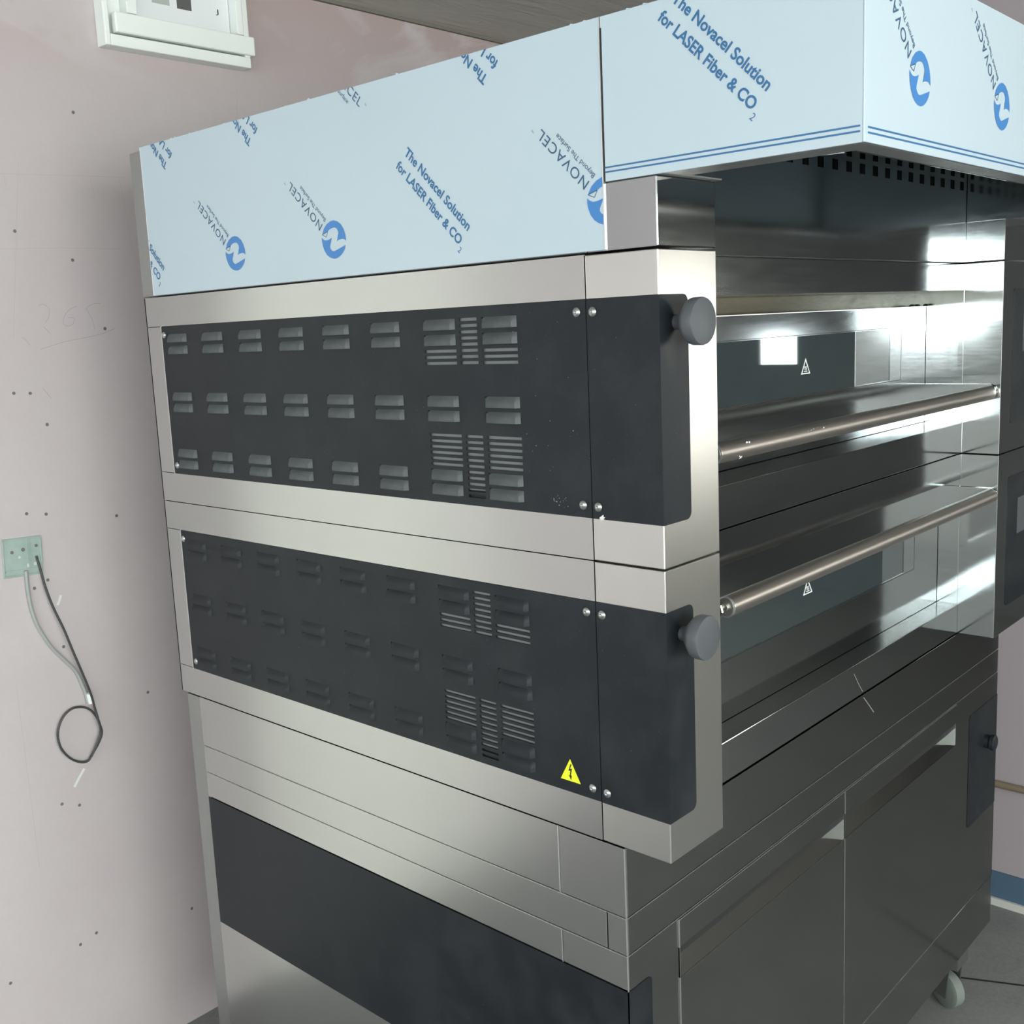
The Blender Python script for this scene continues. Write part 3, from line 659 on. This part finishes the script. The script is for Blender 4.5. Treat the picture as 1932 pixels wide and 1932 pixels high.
tube(bm, [(x, dep(i, len(ck)), z) for i, (x, z) in enumerate(ck)], .0026, 10, 5)
cb = obj('cable', bm, 'cable', None, True); tag(cb, 'thin black cable hanging from the junction box, coiled in a loop at its end', 'cable')
bm = new(); tube(bm, [(-.0384, YB - .0125, .834), (-.0368, YB - .0115, .822), (-.0350, YB - .0110, .8100)], .0062, 14, 3); obj('tape_wrap', bm, 'white_print', cb, True)
gk = [(-.1434, 1.140), (-.1434, 1.1282), (-.144, 1.0917), (-.140, 1.046), (-.129, 1.0047), (-.1085, .9604), (-.0832, .9242), (-.0604, .8913), (-.0478, .8541), (-.0420, .830), (-.040, .810)]
bm = new(); tube(bm, [(x, YB - .0055, z) for x, z in gk], .0040, 10, 5); o = obj('cable', bm, 'cable_grey', None, True); tag(o, 'thicker grey cable bowing left of the black one below the junction box', 'cable')
# copper pipe on the right wall
bm = new(); tube(bm, [(XR - .012, .9, .2776), (XR - .012, .2, .2776), (XR - .012, -.03, .2776)], .0100, 16, 0)
pp = obj('pipe', bm, 'copper', None, True); tag(pp, 'thin brown copper pipe running along the right wall beyond the cabinet', 'pipe')
for yy in (.6, .02):
    bm = new(); tube(bm, [(XR - .012, yy - .006, .2776), (XR - .012, yy + .006, .2776)], .0118, 16, 0); box(bm, XR - .006, XR, yy - .006, yy + .006, .270, .285); obj('pipe_clip', bm, 'steel_grey', pp)

# scuffs, crumbs of plaster and spatter
def front_marks(name, strokes, wd, m, par, y):
    bm = new()
    for st_ in strokes: ribbon(bm, st_, wd, y, 3)
    return obj(name, bm, m, par)
M['scuff'] = mat('pale_scuff', (.22, .22, .21), .6)
front_marks('scuff_mark', [[(.7222, .9500), (.742, .925), (.760, .905)]], .0016, 'scuff', lower, YD - .0004)
front_marks('scuff_mark', [[(.762, .893), (.785, .872), (.808, .850)]], .0020, 'scuff', base, YB0 - .0004)
def crumbs(name, par, pts, m='putty'):
    bm = new()
    for (x, y, z, r) in pts:
        q = bmesh.ops.create_icosphere(bm, subdivisions=1, radius=r); 
        for v in q['verts']: v.co = Vector((v.co.x * random.uniform(.6, 1.8), v.co.y * .4, v.co.z * random.uniform(.5, 1.2))) + Vector((x, y, z))
    return obj(name, bm, m, par)
P = []
for k in range(12): P.append((.43 + random.uniform(-.03, .03), .0075, 1.4345 + random.uniform(-.004, .005), random.uniform(.0006, .0018)))
for k in range(10): P.append((.222 + random.uniform(-.008, .010), .0075, 1.4345 + random.uniform(-.004, .005), random.uniform(.0008, .002)))
for k in range(5): P.append((.203 + random.uniform(-.003, .003), .008, 1.421 + random.uniform(-.003, .003), random.uniform(.0008, .0018)))
crumbs('plaster_crumbs', upper, P)
bm = new()
for k in range(34):
    y = .165 + random.gauss(0, .012); z = 1.378 + random.gauss(0, .004)
    if k > 20: y, z = random.uniform(.125, .24), random.uniform(1.38, 1.62)
    q = bmesh.ops.create_icosphere(bm, subdivisions=1, radius=random.uniform(.0003, .0011))
    for v in q['verts']: v.co = Vector((v.co.x * .3, v.co.y * random.uniform(.6, 1.6), v.co.z)) + Vector((-.0013, y, z))
obj('paint_spatter', bm, 'inside', spu)
bm = new()
for k in range(9):
    q = bmesh.ops.create_icosphere(bm, subdivisions=1, radius=random.uniform(.0005, .0016))
    for v in q['verts']: v.co = Vector((v.co.x * .3, v.co.y, v.co.z)) + Vector((-.0012, .096 + random.gauss(0, .002), 1.3595 + random.gauss(0, .0012)))
obj('paint_spatter', bm, 'putty', upper)
